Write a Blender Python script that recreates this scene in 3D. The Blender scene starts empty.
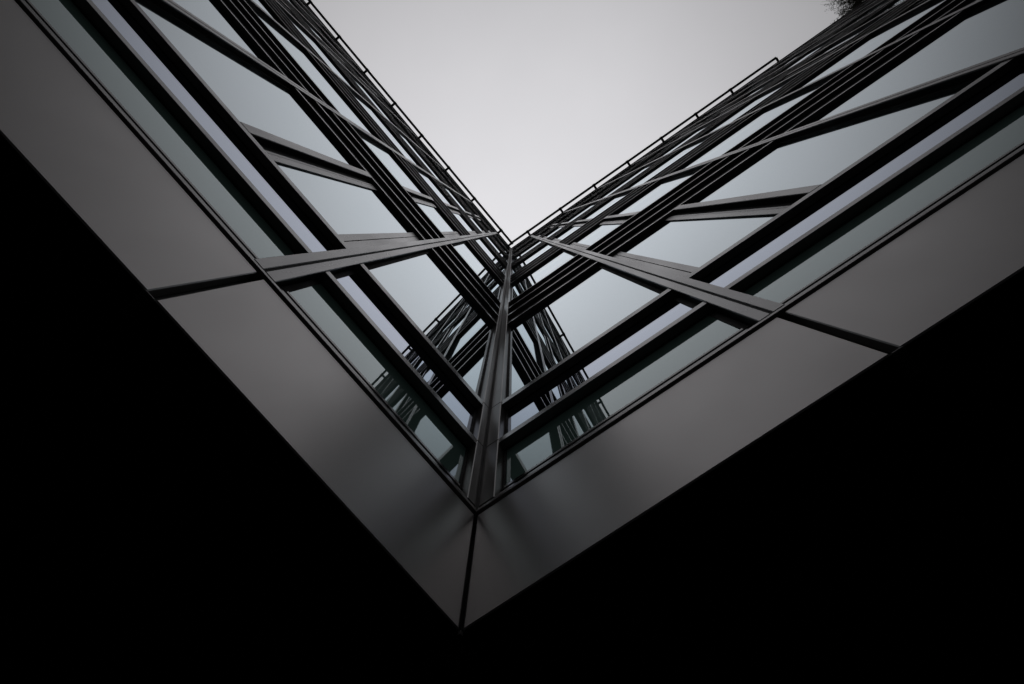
import bpy, bmesh, math, random
from mathutils import Vector, Matrix
random.seed(7)
col = bpy.context.scene.collection
U = 0.55            # metres per building unit (the camera stands one unit from each glass plane)
EYE = 1.6

# ---------------------------------------------------------------- camera frame
f = 718.0
def nrm(v): return v.normalized()
zc = nrm(Vector((513.5-512, 342-230.0, f)))
uc = Vector((0, 1, 0)) - zc*zc[1]; uc = nrm(uc)
rc = uc.cross(zc)
if rc[0] < 0: rc = -rc
TL, TR = math.radians(130.1), math.radians(34.72)
def W2(a, b): return Vector((-a, b))          # horizontal chart -> world x, y
cam_right = Vector((-rc[0], uc[0], zc[0])); cam_up = Vector((-rc[1], uc[1], zc[1])); cam_fwd = Vector((-rc[2], uc[2], zc[2]))
m = Matrix((cam_right, cam_up, -cam_fwd)).transposed()
cd = bpy.data.cameras.new('camera'); cam = bpy.data.objects.new('camera', cd); col.objects.link(cam)
cam.matrix_world = Matrix.Translation((0, 0, EYE)) @ m.to_4x4()
cd.sensor_width = 36; cd.lens = f/1024*36; cd.clip_start = 0.02; cd.clip_end = 3000
bpy.context.scene.camera = cam

# ---------------------------------------------------------------- the two facade frames
class Facade:
    def __init__(s, t, sgn, M):
        s.d = W2(math.cos(t), math.sin(t)); s.n = W2(-sgn*-math.sin(t)*-1, -sgn*math.cos(t)) if False else None
        a = (math.sin(t), -math.cos(t)) if sgn > 0 else (-math.sin(t), math.cos(t))
        s.n = W2(*a); s.M = M
L = Facade(TL, 1, [1.473+2.775*k for k in range(11)])
R = Facade(TR, -1, [1.634+2.775*k for k in range(14)])
PHI = TL-TR; COT = 1/math.tan(PHI/2)
# wall -> camera normals must have the camera on their side, one unit off
for w in (L, R):
    w.foot = -w.n
    # nothing else to do
C0 = L.foot - L.d*COT
C1 = R.foot - R.d*COT
assert (C0-C1).length < 1e-6, (C0, C1)
L.len, R.len = 31.0, 40.0
L.jo, R.jo = .034, .004
L.cp, R.cp = .125, .155
L.M = [1.473, 4.05]+[6.85+2.7*k for k in range(9)]; R.M = [1.634, 4.28]+[6.97+2.72*k for k in range(12)]

def P(w, s, p, h):
    q = C0 + w.d*s + w.n*p
    return Vector((q.x*U, q.y*U, EYE + h*U))

# ---------------------------------------------------------------- materials
def mat(name):
    M_ = bpy.data.materials.new(name); M_.use_nodes = True
    nt = M_.node_tree; nt.nodes.clear()
    out = nt.nodes.new('ShaderNodeOutputMaterial'); return M_, nt, out
def noise(nt, scale, detail=4, rough=.6, vec=None, dist=0):
    n = nt.nodes.new('ShaderNodeTexNoise'); n.inputs['Scale'].default_value = scale
    n.inputs['Detail'].default_value = detail; n.inputs['Roughness'].default_value = rough; n.inputs['Distortion'].default_value = dist
    if vec: nt.links.new(vec, n.inputs['Vector'])
    return n
def ramp(nt, src, a, b, lo=0.3, hi=0.7):
    r = nt.nodes.new('ShaderNodeMapRange'); nt.links.new(src, r.inputs[0])
    r.inputs[1].default_value = lo; r.inputs[2].default_value = hi; r.inputs[3].default_value = a; r.inputs[4].default_value = b
    return r
def metal(name, c, rough, metallic=0., spec=.5, bump=.02, var=.12, scale=6, stretch=(1, 1, 1), rvar=.08):
    M_, nt, out = mat(name)
    tc = nt.nodes.new('ShaderNodeTexCoord'); mp = nt.nodes.new('ShaderNodeMapping'); mp.inputs['Scale'].default_value = stretch
    nt.links.new(tc.outputs['Object'], mp.inputs[0])
    b = nt.nodes.new('ShaderNodeBsdfPrincipled'); nt.links.new(b.outputs[0], out.inputs[0])
    n1 = noise(nt, scale, 6, .6, mp.outputs[0]); n2 = noise(nt, scale*9, 3, .6, mp.outputs[0])
    hv = nt.nodes.new('ShaderNodeMixRGB'); hv.blend_type = 'MIX'
    hv.inputs[1].default_value = (*[x*(1-var) for x in c], 1); hv.inputs[2].default_value = (*[x*(1+var) for x in c], 1)
    r1 = ramp(nt, n1.outputs[0], 0, 1); nt.links.new(r1.outputs[0], hv.inputs[0]); nt.links.new(hv.outputs[0], b.inputs['Base Color'])
    r2 = ramp(nt, n1.outputs[0], rough-rvar, rough+rvar); nt.links.new(r2.outputs[0], b.inputs['Roughness'])
    b.inputs['Metallic'].default_value = metallic; b.inputs['Specular IOR Level'].default_value = spec
    bp = nt.nodes.new('ShaderNodeBump'); bp.inputs['Strength'].default_value = bump; bp.inputs['Distance'].default_value = .002
    nt.links.new(n2.outputs[0], bp.inputs['Height']); nt.links.new(bp.outputs[0], b.inputs['Normal'])
    return M_
def glass(name, tint, body, ior, lay=4., wav=.28):
    M_, nt, out = mat(name)
    tc = nt.nodes.new('ShaderNodeTexCoord')
    n = noise(nt, 1.1, 1, .4, tc.outputs['Object']); n2 = noise(nt, 40, 3, .6, tc.outputs['Object'])
    bp = nt.nodes.new('ShaderNodeBump'); bp.inputs['Strength'].default_value = wav; bp.inputs['Distance'].default_value = .0012
    nt.links.new(n.outputs[0], bp.inputs['Height'])
    fr = nt.nodes.new('ShaderNodeFresnel'); fr.inputs['IOR'].default_value = ior; nt.links.new(bp.outputs[0], fr.inputs['Normal'])
    df = nt.nodes.new('ShaderNodeBsdfDiffuse'); df.inputs[0].default_value = (*body, 1)
    gl = nt.nodes.new('ShaderNodeBsdfGlossy'); gl.inputs[0].default_value = (*tint, 1)
    rr = ramp(nt, n2.outputs[0], .0, .012); nt.links.new(rr.outputs[0], gl.inputs['Roughness'])
    nt.links.new(bp.outputs[0], gl.inputs['Normal'])
    # several glass faces one behind the other: k F / (1 + (k-1) F)
    a1 = nt.nodes.new('ShaderNodeMath'); a1.operation = 'MULTIPLY'; a1.inputs[1].default_value = lay; nt.links.new(fr.outputs[0], a1.inputs[0])
    a2 = nt.nodes.new('ShaderNodeMath'); a2.operation = 'MULTIPLY_ADD'; a2.inputs[1].default_value = lay-1; a2.inputs[2].default_value = 1; nt.links.new(fr.outputs[0], a2.inputs[0])
    a3 = nt.nodes.new('ShaderNodeMath'); a3.operation = 'DIVIDE'; nt.links.new(a1.outputs[0], a3.inputs[0]); nt.links.new(a2.outputs[0], a3.inputs[1])
    mx = nt.nodes.new('ShaderNodeMixShader'); nt.links.new(a3.outputs[0], mx.inputs[0])
    nt.links.new(df.outputs[0], mx.inputs[1]); nt.links.new(gl.outputs[0], mx.inputs[2]); nt.links.new(mx.outputs[0], out.inputs[0])
    return M_
MT = {}
MT['clad'] = metal('grey_coated_cladding', (.43, .410, .403), .34, .5, .5, .05, .08, 2.6, (1, 1, .35), .05)
MT['alu'] = metal('bronze_grey_aluminium', (.31, .284, .280), .27, 0, .6, .03, .08, 5, (1, 1, .15), .06)
MT['fin'] = metal('dark_louvre_aluminium', (.20, .192, .187), .26, 0, .6, .03, .1, 5)
MT['post'] = metal('brown_corner_profile', (.13, .118, .11), .34, 0, .5, .04, .12, 5, (1, 1, .1))
MT['gloss'] = metal('glossy_dark_sill', (.035, .032, .033), .16, 0, .45, .02, .1, 4)
MT['gasket'] = metal('black_gasket', (.008, .008, .008), .7, 0, .2, .02)
MT['joint'] = metal('dark_brown_joint', (.06, .055, .053), .5, 0, .4, .02)
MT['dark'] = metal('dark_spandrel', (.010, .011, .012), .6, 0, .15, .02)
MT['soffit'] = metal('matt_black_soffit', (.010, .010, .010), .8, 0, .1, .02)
MT['parapet'] = metal('charcoal_coping', (.05, .05, .054), .35, 0, .5, .03)
MT['rail'] = metal('black_painted_steel', (.012, .012, .013), .5, 0, .3, .02)
MT['roof'] = metal('roof_gravel', (.2, .2, .2), .9, 0, .1, .3, .3, 30)
MT['g1'] = glass('lower_strip_glass', (.76, .84, .85), (.40, .64, .57), 1.6, 2.)
MT['g2'] = glass('upper_strip_glass', (.81, .88, 1.0), (.012, .014, .018), 1.6)
MT['g3'] = glass('window_glass', (.86, .94, .98), (.035, .058, .055), 1.6)

# ---------------------------------------------------------------- mesh helpers
class MB:
    def __init__(s): s.bm = bmesh.new(); s.mats = []
    def mi(s, m_):
        if m_ not in s.mats: s.mats.append(m_)
        return s.mats.index(m_)
    def box(s, w, s0, s1, p0, p1, h0, h1, m_, mitre=False, bev=0, tilt=0):
        """block on a facade; mitre: its near end follows the corner's bisector"""
        k = s.mi(m_)
        def v(a, p, h):
            if mitre and a == s0: a = s0 + p*COT
            return s.bm.verts.new(P(w, a, p, h))
        V = [v(a, p, h) for h in (h0, h1) for (a, p) in ((s0, p0), (s1, p0), (s1, p1), (s0, p1))]
        F = []
        for q in ((0, 1, 2, 3), (4, 5, 6, 7), (0, 1, 5, 4), (1, 2, 6, 5), (2, 3, 7, 6), (3, 0, 4, 7)):
            fc = s.bm.faces.new([V[i] for i in q]); fc.material_index = k; F.append(fc)
        if bev:
            E_ = list({e for fc in F for e in fc.edges})
            r = bmesh.ops.bevel(s.bm, geom=E_, offset=bev*U, segments=1, affect='EDGES', profile=.5)
            for fc in r['faces']: fc.material_index = k
    def tube(s, A, B, r, m_, n=12):
        k = s.mi(m_); ax = (B-A).normalized(); x = ax.orthogonal().normalized(); y = ax.cross(x)
        ra = [s.bm.verts.new(A + (x*math.cos(2*math.pi*i/n)+y*math.sin(2*math.pi*i/n))*r) for i in range(n)]
        rb = [s.bm.verts.new(B + (x*math.cos(2*math.pi*i/n)+y*math.sin(2*math.pi*i/n))*r) for i in range(n)]
        for i in range(n):
            fc = s.bm.faces.new([ra[i], ra[(i+1) % n], rb[(i+1) % n], rb[i]]); fc.material_index = k; fc.smooth = True
        for rg in (ra, rb): s.bm.faces.new(rg).material_index = k
    def build(s, name, parent=None, **kw):
        bmesh.ops.recalc_face_normals(s.bm, faces=s.bm.faces)
        me = bpy.data.meshes.new(name); s.bm.to_mesh(me); s.bm.free()
        for m_ in s.mats: me.materials.append(m_)
        o = bpy.data.objects.new(name, me); col.objects.link(o)
        if parent: o.parent = parent
        for a, b in kw.items(): o[a] = b
        return o

def empty(name, loc, label, cat, group=None):
    e = bpy.data.objects.new(name, None); col.objects.link(e); e.location = loc
    e['label'] = label; e['category'] = cat
    if group: e['group'] = group
    return e
def attach(child, par):
    child.parent = par; child.matrix_parent_inverse = Matrix.Translation(-Vector(par.location))

# ---------------------------------------------------------------- heights (units above the eye)
H_CLAD0, H_CLAD1 = 2.13, 3.058
H_SILL0, H_SILL1 = 3.086, 3.117
H_T1, H_T1T = 3.984, 4.072
H_T2, H_T2T = 4.891, 5.003
PF = .056                       # how far transoms and fins stand off the glass
# fin groups: bottoms of the four fins, top of the last
def fins(b, n=4, gap=.93, th=.08): return [(b+gap*i, b+gap*i+th) for i in range(n)]
G = [fins(9.235), fins(16.36), fins(23.85, gap=.90), fins(31.2), fins(38.5), fins(45.75, n=3)]
ROWS = []                       # window rows per floor (bottom, top)
ROWS.append((H_T2T, 9.235))
for i in range(5): ROWS.append((G[i][-1][1], G[i+1][0][0]))
H_PAR0, H_PAR1 = G[5][-1][1]+.15, 48.75
H_RAIL = 49.15

bld = empty('office_building', (C0.x*U, C0.y*U, 0), 'tall office building of dark metal louvres and mirror glass folding into an inner corner', 'building')
parts = []
def part(mb, name, **kw):
    o = mb.build(name, **kw); attach(o, bld); return o
def sub(mb, name, par, **kw):
    o = mb.build(name, **kw); o.parent = par; return o      # parent matrix is handled by the identity of the parts

HW = .066                       # half width of a mullion
def window(w, s0, s1, h0, h1, gm, p=0., fw=.035, fp=.014, left=None, left_p=None, ind=True, fm=None):
    """frame part with a pane sub-part"""
    fm = fm or MT['alu']
    lw = left if left else fw
    b = MB(); gk = MT['gasket']
    b.box(w, s0, s0+lw, p-.03, (p+left_p if left_p else p+.004), h0, h1, gk)
    b.box(w, s1-fw, s1, p-.03, p+.003, h0, h1, gk)
    b.box(w, s0+lw, s1-fw, p-.03, p+fp-.002, h0, h0+fw*1.1, fm)
    b.box(w, s0+lw, s1-fw, p-.03, p+.002, h1-fw*.9, h1, gk)
    o = part(b, 'window')
    g = MB(); jx = random.uniform(-1, 1)*.0009; jy = random.uniform(-1, 1)*.0006
    k = g.mi(gm)
    a0, a1, b0, b1 = s0+lw-.01, s1-fw+.01, h0+fw*.6, h1-fw*.6
    V = [g.bm.verts.new(P(w, a, q+p+(jx if a == a1 else 0)+(jy if h == b1 else 0), h)) for q in (-.02, 0) for (a, h) in ((a0, b0), (a1, b0), (a1, b1), (a0, b1))]
    for q in ((0, 1, 2, 3), (4, 5, 6, 7), (0, 1, 5, 4), (1, 2, 6, 5), (2, 3, 7, 6), (3, 0, 4, 7)):
        g.bm.faces.new([V[i] for i in q]).material_index = k
    pn = g.build('pane'); pn.parent = o
    return o
def window_bulk(acc, w, s0, s1, h0, h1):
    fm = MT['alu']; fw = .035
    acc.box(w, s0, s0+fw, -.03, .014, h0, h1, fm); acc.box(w, s1-fw, s1, -.03, .014, h0, h1, fm)
    acc.box(w, s0+fw, s1-fw, -.02, 0, h0, h1, MT['g3'])

bulk = MB()
for w in (L, R):
    ms = [x for x in w.M if x < w.len-1]
    END = w.len
    # soffit behind the facade line, cladding band, reveals
    prev = None
    edges = [-1]+ms
    # cladding panels: one per bay; the joint sits on the near side of each mullion
    js = [m_-w.jo for m_ in ms]
    starts = [None]+[j+.036 for j in js]; ends = js+[END]
    for i, (a, e) in enumerate(zip(starts, ends)):
        b = MB()
        if a is None: b.box(w, .010, e, .004, .054, H_CLAD0, H_CLAD1, MT['clad'], mitre=True, bev=0.004)
        else: b.box(w, a, e, .004, .054, H_CLAD0, H_CLAD1, MT['clad'], bev=0.004)
        part(b, 'cladding_panel')
        if i < len(js):
            b = MB(); b.box(w, e-.02, e+.056, -.04, .0025, H_CLAD0+.002, H_CLAD1+.02, MT['joint'])
            b.box(w, e-.004, e+.040, -.04, .060, H_CLAD0-.026, H_CLAD0-.012, MT['joint'], bev=.004)
            part(b, 'joint_profile')
    b = MB(); b.box(w, 0, END, -.05, -.004, H_CLAD0+.01, H_SILL0+.1, MT['gasket'], mitre=True); part(b, 'backing_strip')
    b = MB(); b.box(w, 0, END, -.03, PF+.007, H_SILL0, H_SILL1, MT['alu'], mitre=True, bev=.003)
    b.box(w, 0, END, -.03, .014, H_SILL1, H_SILL1+.185, MT['gloss'], mitre=True)
    b.box(w, 0, END, -.03, .017, H_SILL1+.186, H_SILL1+.196, MT['gasket'], mitre=True); part(b, 'sill')
    b = MB(); b.box(w, 0, END, -.03, PF, H_T1, H_T1T, MT['fin'], mitre=True, bev=.003)
    part(b, 'transom')
    b = MB(); b.box(w, 0, END, -.03, PF, H_T2, H_T2T, MT['fin'], mitre=True, bev=.003)
    part(b, 'transom')
    # fins and spandrels
    for g in G:
        for (a, t) in g:
            b = MB(); b.box(w, 0, END, -.015, PF, a, t, MT['fin'], mitre=True, bev=.003); part(b, 'louvre_fin')
        b = MB(); b.box(w, 0, END, -.06, -.004, g[0][0]+.01, g[-1][0]+.05, MT['dark'], mitre=True); part(b, 'spandrel_panel')
    # parapet and coping
    b = MB(); b.box(w, 0, END, -.5, .02, G[5][-1][1]+.002, H_PAR1-.25, MT['parapet'], mitre=True)
    b.box(w, 0, END, -.6, .106, H_PAR1-.248, H_PAR1, MT['parapet'], mitre=True, bev=.01)
    part(b, 'parapet')
    # mullions, one continuous two-part profile each with a dark joint down the middle
    for m_ in ms:
        b = MB(); zs = [H_SILL1-.002]+[g[1][0]+.4 for g in G]+[H_PAR1-.25]
        for a, t in zip(zs, zs[1:]):
            b.box(w, m_-HW, m_-.007, PF-.006, PF+.009, a+.004, t-.004, MT['alu'], bev=.003)
            b.box(w, m_+.007, m_+HW, PF-.006, PF+.009, a+.004, t-.004, MT['alu'], bev=.003)
            b.box(w, m_-HW+.002, m_+HW-.002, -.02, PF-.007, a+.004, t-.004, MT['dark'])
        b.box(w, m_-.03, m_+.03, -.02, PF+.003, H_SILL1, H_PAR1-.26, MT['gasket'])
        part(b, 'mullion')
    # windows
    NV = {0: 3, 1: 6, 2: 8, 3: 9, 4: 10, 5: 0}
    def bays(n): return [(w.cp+.002, ms[0]-HW)]+[(ms[i]+HW, ms[i+1]-HW) for i in range(min(n, len(ms)-1))]
    nb = len(ms)-1
    for i, (a, e) in enumerate(bays(nb)):
        kw = dict(left=.015, left_p=.006) if i == 0 else {}
        if i <= 3:
            window(w, a, e, H_SILL1+.198, H_T1, MT['g1'], fm=MT['gloss'], **kw)
            window(w, a, e, H_T1T, H_T2, MT['g2'], **kw)
    for r, (h0, h1) in enumerate(ROWS):
        for i, (a, e) in enumerate(bays(nb)):
            ind = i <= NV[r]
            if not ind: window_bulk(bulk, w, a, e, h0, h1); continue
            if i % 3 == 1:      # opening sash beside the mullion, then a short intermediate mullion
                mm = ms[i-1]
                b = MB()
                A_ = MT['alu']; hb, ht = h0+.035, h1-.03
                b.box(w, mm+.067, mm+.159, -.02, .012, h0, h1-.003, A_); b.box(w, mm+.98, mm+1.004, -.02, .012, h0, h1-.003, A_)
                b.box(w, mm+.159, mm+.98, -.02, .011, h0, h0+.03, A_); b.box(w, mm+.159, mm+.98, -.02, .002, ht, h1-.003, MT['gasket'])
                b.box(w, mm+.157, mm+.169, -.02, .003, h0+.02, ht, MT['gasket']); b.box(w, mm+.970, mm+.982, -.02, .003, h0+.02, ht, MT['gasket'])
                b.box(w, mm+.166, mm+.228, .009, .014, hb, ht-.01, A_); b.box(w, mm+.904, mm+.973, .009, .014, hb, ht-.01, A_)
                b.box(w, mm+.167, mm+.227, -.01, .0088, hb, ht-.01, MT['dark']); b.box(w, mm+.905, mm+.972, -.01, .0088, hb, ht-.01, MT['dark'])
                b.box(w, mm+.228, mm+.904, -.01, .013, hb, hb+.05, A_); b.box(w, mm+.228, mm+.904, -.01, .002, ht-.05, ht-.01, MT['gasket'])
                o = part(b, 'window', label='narrow opening window with a double frame')
                g = MB(); g.box(w, mm+.22, mm+.912, -.008, -.0005, hb+.04, ht-.04, MT['g3']); pn = g.build('pane'); pn.parent = o
                b = MB(); b.box(w, mm+1.08, mm+1.178, PF-.012, PF+.002, h0, h1-.002, A_, bev=.003); b.box(w, mm+1.082, mm+1.176, -.02, PF-.013, h0, h1-.002, MT['dark']); b.box(w, mm+1.004, mm+1.08, -.04, -.006, h0, h1, MT['dark'])
                part(b, 'mullion')
                window(w, mm+1.18, e, h0, h1, MT['g3'])
            else:
                window(w, a, e, h0, h1, MT['g3'], **kw) if False else window(w, a, e, h0, h1, MT['g3'], **(dict(left=.015, left_p=.006) if i == 0 else {}))
ob = part(bulk, 'window', kind='stuff')

# corner post: two plates meeting in the corner with a dark groove
b = MB()
for w in (L, R):
    zs = [H_SILL1-.002, H_T1+.04, H_T2+.05]+[g[1][0]+.4 for g in G]+[H_PAR1-.25]
    for a, t in zip(zs, zs[1:]):
        b.box(w, .012, w.cp, -.02, PF+.010, a+.006, t-.004, MT['post'], mitre=True, bev=.004)
    b.box(w, 0, .08, -.02, PF+.003, H_SILL1, H_PAR1-.26, MT['joint'], mitre=True)
part(b, 'corner_post')
b = MB()
for w in (L, R):
    b.box(w, 0, .05, -.04, .012, H_CLAD0-.03, H_CLAD1+.02, MT['joint'], mitre=True)
    b.box(w, .0, .045, -.04, .062, H_CLAD0-.035, H_CLAD0-.013, MT['joint'], mitre=True)
part(b, 'joint_profile')

# soffit, recessed ground floor, wing bodies and roof
def poly_prism(pts, z0, z1, m_, mb):
    k = mb.mi(m_)
    lo = [mb.bm.verts.new((x, y, z0)) for x, y in pts]; hi = [mb.bm.verts.new((x, y, z1)) for x, y in pts]
    mb.bm.faces.new(lo).material_index = k; mb.bm.faces.new(hi).material_index = k
    n = len(pts)
    for i in range(n): mb.bm.faces.new([lo[i], lo[(i+1) % n], hi[(i+1) % n], hi[i]]).material_index = k
def ring(off, dep):
    """the L-shaped plan from the facade line (set back by off) to depth dep"""
    def q(w, s, p):
        v = C0 + w.d*s + w.n*p; return (v.x*U, v.y*U)
    c = lambda p: q(L, p*COT, p)
    return [q(L, L.len, -off), c(-off), q(R, R.len, -off), q(R, R.len, -dep), c(-dep), q(L, L.len, -dep)]
zz = lambda h: EYE + h*U
b = MB(); poly_prism(ring(-.03, 22), zz(H_CLAD0)+.004, zz(H_CLAD0)+.05, MT['soffit'], b) if False else None
b.bm.free()
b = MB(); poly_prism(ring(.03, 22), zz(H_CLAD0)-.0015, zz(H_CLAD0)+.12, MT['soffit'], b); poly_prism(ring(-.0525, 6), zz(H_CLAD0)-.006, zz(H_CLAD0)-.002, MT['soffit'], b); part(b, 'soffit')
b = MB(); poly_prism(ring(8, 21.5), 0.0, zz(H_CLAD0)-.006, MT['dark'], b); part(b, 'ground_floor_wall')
b = MB(); poly_prism(ring(.07, 21.9), zz(H_CLAD0)+.125, zz(H_PAR1-1.2), MT['dark'], b); part(b, 'wall')
b = MB(); poly_prism(ring(.55, 21.9), zz(H_PAR1-1.2)+.004, zz(H_PAR1-1.0), MT['roof'], b); part(b, 'roof')

# ---------------------------------------------------------------- roof railings
def railing(w, posts, end, p, label, corner_start, close=False):
    r = empty('roof_railing', P(w, posts[0], .1, H_PAR1), label, 'railing')
    z = H_RAIL; s0 = corner_start
    b = MB(); b.tube(P(w, s0, p, z), P(w, end, p, z), .043, MT['rail'])
    o = b.build('top_rail'); attach(o, r)
    for s_ in posts:
        b = MB()
        b.box(w, s_-.075, s_+.075, .02, p-.02, z-.10, z-.01, MT['rail'], bev=.01)
        b.box(w, s_-.075, s_+.075, .0, .085, H_PAR1-.01, z-.02, MT['rail'], bev=.01)
        b.box(w, s_-.11, s_+.11, p-.075, p+.095, z-.10, z+.09, MT['rail'], bev=.03)
        o = b.build('post'); attach(o, r)
    if close:
        b = MB(); b.tube(P(w, end, p, z), P(w, end, 0.03, z), .043, MT['rail']); b.tube(P(w, end, 0.03, z), P(w, end, 0.03, H_PAR1-.02), .043, MT['rail'])
        o = b.build('end_rail'); attach(o, r)
pL, pR = .345, .365
k_ = .355*COT
railing(L, [k_]+[.91+49.15*x for x in (.0106, .0669, .1206, .176, .2307, .2861, .3415, .398, .454, .51)], 29.5, pL, 'black tubular rail on short arms along the left roof edge, running out of the picture', k_-.02)
railing(R, [.91+49.15*x for x in (.0147, .0689, .1242, .1788, .2334, .2884, .3433)], 21.3, pR, 'black tubular rail on short arms along the right roof edge, ending in a return', k_-.02, True)

# ---------------------------------------------------------------- tree on the roof
def leafmat():
    M_, nt, out = mat('dark_leaves')
    b_ = nt.nodes.new('ShaderNodeBsdfPrincipled'); nt.links.new(b_.outputs[0], out.inputs[0])
    oi = nt.nodes.new('ShaderNodeTexCoord'); n = noise(nt, 3, 3, .6, oi.outputs['Object'])
    mx = nt.nodes.new('ShaderNodeMixRGB'); mx.inputs[1].default_value = (.07, .08, .05, 1); mx.inputs[2].default_value = (.14, .15, .10, 1)
    nt.links.new(n.outputs[0], mx.inputs[0]); nt.links.new(mx.outputs[0], b_.inputs['Base Color']); b_.inputs['Roughness'].default_value = .6
    return M_
ML = leafmat(); MB_ = metal('dark_bark', (.05, .042, .035), .85, 0, .2, .4, .3, 20)
base = P(R, 30.6, -1.5, H_PAR1-1.0)
tree = empty('tree', base, 'dark fine-leaved tree growing over the roof edge beyond the end of the right railing', 'tree')
tb = MB(); lb = MB(); lk = lb.mi(ML)
top = P(R, 30.3, -.2, 50.9)
def taper(mb, A, B, r0, r1, m_, n=6):
    k = mb.mi(m_); ax = (B-A).normalized(); x = ax.orthogonal().normalized(); y = ax.cross(x)
    ra = [mb.bm.verts.new(A + (x*math.cos(2*math.pi*i/n)+y*math.sin(2*math.pi*i/n))*r0) for i in range(n)]
    rb = [mb.bm.verts.new(B + (x*math.cos(2*math.pi*i/n)+y*math.sin(2*math.pi*i/n))*r1) for i in range(n)]
    for i in range(n): mb.bm.faces.new([ra[i], ra[(i+1) % n], rb[(i+1) % n], rb[i]]).material_index = k
taper(tb, base, top, .08, .05, MB_, 10)
twigs = []
def grow(A, d, ln, r, lvl):
    d = d.normalized(); B = A + d*ln
    taper(tb, A, B, r, r*.65, MB_, 5)
    if lvl >= 2: twigs.append((A, B))
    if lvl >= 4: return
    for _ in range(4 if lvl < 3 else 3):
        nd = d + Vector((random.gauss(0, .55), random.gauss(0, .55), random.gauss(.05, .4)))
        grow(A.lerp(B, random.uniform(.5, 1)), nd, ln*random.uniform(.6, .85), r*.55, lvl+1)
nn = Vector((R.n.x, R.n.y, 0)); dd = Vector((R.d.x, R.d.y, 0))
for i in range(14):
    a = random.uniform(-1, 1)
    grow(top, nn*random.uniform(.0, .9)+dd*a*1.0+Vector((0, 0, random.uniform(.4, 1.3))), random.uniform(.6, .95), .018, 1)
for A, B in twigs:
    for _ in range(9):
        c = A.lerp(B, random.random()) + Vector((random.gauss(0, .04), random.gauss(0, .04), random.gauss(0, .04)))
        x = Vector((random.gauss(0, 1), random.gauss(0, 1), random.gauss(0, 1))).normalized(); y = x.orthogonal().normalized()
        y.rotate(Matrix.Rotation(random.uniform(0, 6.28), 3, x)) if False else None
        a, e = random.uniform(.022, .042), random.uniform(.008, .014)
        lb.bm.faces.new([lb.bm.verts.new(c+q) for q in (x*a, y*e, -x*a, -y*e)]).material_index = lk
o = tb.build('trunk'); attach(o, tree)
o = lb.build('crown'); attach(o, tree)

# ---------------------------------------------------------------- ground
def asphalt():
    M_, nt, out = mat('dark_paving')
    tc = nt.nodes.new('ShaderNodeTexCoord'); b_ = nt.nodes.new('ShaderNodeBsdfPrincipled'); nt.links.new(b_.outputs[0], out.inputs[0])
    br = nt.nodes.new('ShaderNodeTexBrick'); nt.links.new(tc.outputs['Object'], br.inputs[0])
    br.inputs['Color1'].default_value = (.022, .022, .022, 1); br.inputs['Color2'].default_value = (.018, .018, .018, 1); br.inputs['Mortar'].default_value = (.012, .012, .012, 1)
    br.inputs['Scale'].default_value = 1.5; br.inputs['Mortar Size'].default_value = .008
    nt.links.new(br.outputs[0], b_.inputs['Base Color']); b_.inputs['Roughness'].default_value = .8
    return M_
def sheet(name, x0, x1, y0, y1, z, m_):
    me = bpy.data.meshes.new(name); me.from_pydata([(x0, y0, z), (x1, y0, z), (x1, y1, z), (x0, y1, z)], [], [(0, 1, 2, 3)])
    me.materials.append(m_); o = bpy.data.objects.new(name, me); col.objects.link(o); o['kind'] = 'structure'; return o
sheet('ground', -1500, 1500, -1500, 1500, -.004, metal('asphalt', (.025, .025, .025), .9, 0, .2, .4, .2, 3))
sheet('paving', -20, 20, -20, 20, 0, asphalt())

# ---------------------------------------------------------------- sky and light
sc = bpy.context.scene
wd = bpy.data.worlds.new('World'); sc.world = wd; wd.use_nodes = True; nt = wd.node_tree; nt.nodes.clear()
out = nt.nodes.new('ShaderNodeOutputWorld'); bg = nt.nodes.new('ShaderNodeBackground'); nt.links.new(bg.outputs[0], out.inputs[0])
sky = nt.nodes.new('ShaderNodeTexSky'); sky.sky_type = 'NISHITA'; sky.sun_disc = False
SE, SR = math.radians(42), math.radians(180)
sky.sun_elevation = SE; sky.sun_rotation = SR; sky.dust_density = 4; sky.air_density = 1; sky.ozone_density = 1
bw = nt.nodes.new('ShaderNodeRGBToBW'); nt.links.new(sky.outputs[0], bw.inputs[0])
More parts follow.
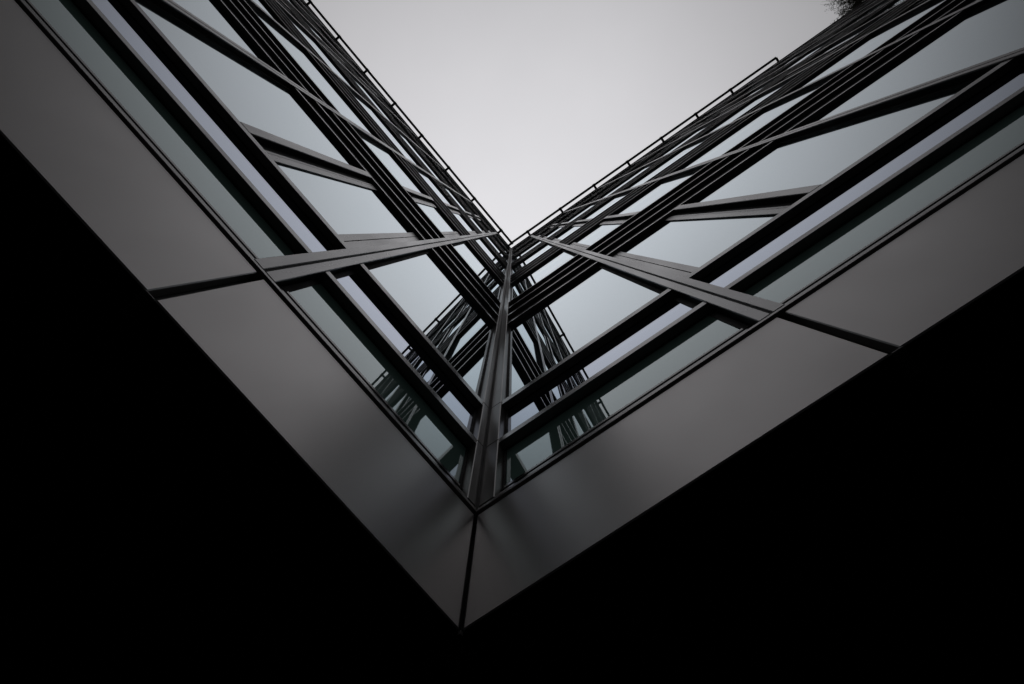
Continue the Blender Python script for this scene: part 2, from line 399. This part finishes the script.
# overcast layer: brightness peak overhead, steepened to mimic lens vignetting
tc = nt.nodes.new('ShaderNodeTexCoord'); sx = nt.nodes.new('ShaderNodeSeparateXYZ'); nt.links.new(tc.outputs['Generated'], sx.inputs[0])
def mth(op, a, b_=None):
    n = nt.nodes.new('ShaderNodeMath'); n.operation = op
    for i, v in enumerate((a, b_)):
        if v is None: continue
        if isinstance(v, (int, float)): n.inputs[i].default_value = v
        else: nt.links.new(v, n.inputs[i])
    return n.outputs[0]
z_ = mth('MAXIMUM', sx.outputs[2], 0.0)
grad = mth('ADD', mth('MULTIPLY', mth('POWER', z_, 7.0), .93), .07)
# added darkening beyond the visible sky, dims reflections near the frame edges
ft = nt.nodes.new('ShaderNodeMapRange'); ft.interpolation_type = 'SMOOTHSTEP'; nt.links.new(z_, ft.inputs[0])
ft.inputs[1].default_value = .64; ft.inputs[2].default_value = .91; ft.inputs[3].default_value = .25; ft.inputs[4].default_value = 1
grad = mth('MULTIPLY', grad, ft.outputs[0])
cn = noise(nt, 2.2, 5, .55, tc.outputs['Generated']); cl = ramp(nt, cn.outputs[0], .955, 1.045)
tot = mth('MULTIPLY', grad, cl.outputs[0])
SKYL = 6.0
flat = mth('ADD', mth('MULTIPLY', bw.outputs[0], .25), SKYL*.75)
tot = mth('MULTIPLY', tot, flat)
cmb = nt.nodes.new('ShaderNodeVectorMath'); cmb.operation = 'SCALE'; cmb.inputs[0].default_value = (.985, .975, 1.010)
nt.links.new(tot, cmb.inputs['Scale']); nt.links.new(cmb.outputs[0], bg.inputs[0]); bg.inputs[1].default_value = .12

sd = bpy.data.lights.new('sun', 'SUN'); sd.energy = .5; sd.angle = math.radians(20); sd.color = (1, .97, .93)
so = bpy.data.objects.new('sun', sd); col.objects.link(so)
# the veiled sun stands behind the building, blocked from both facades
sdir = Vector((math.sin(SR)*math.cos(SE), math.cos(SR)*math.cos(SE), math.sin(SE)))
so.rotation_euler = (-sdir).to_track_quat('-Z', 'Y').to_euler()
sc.view_settings.view_transform = 'Standard'; sc.view_settings.look = 'None'; sc.view_settings.exposure = 0.38; sc.view_settings.gamma = 1
sc.cycles.max_bounces = 8; sc.cycles.glossy_bounces = 6; sc.cycles.diffuse_bounces = 3
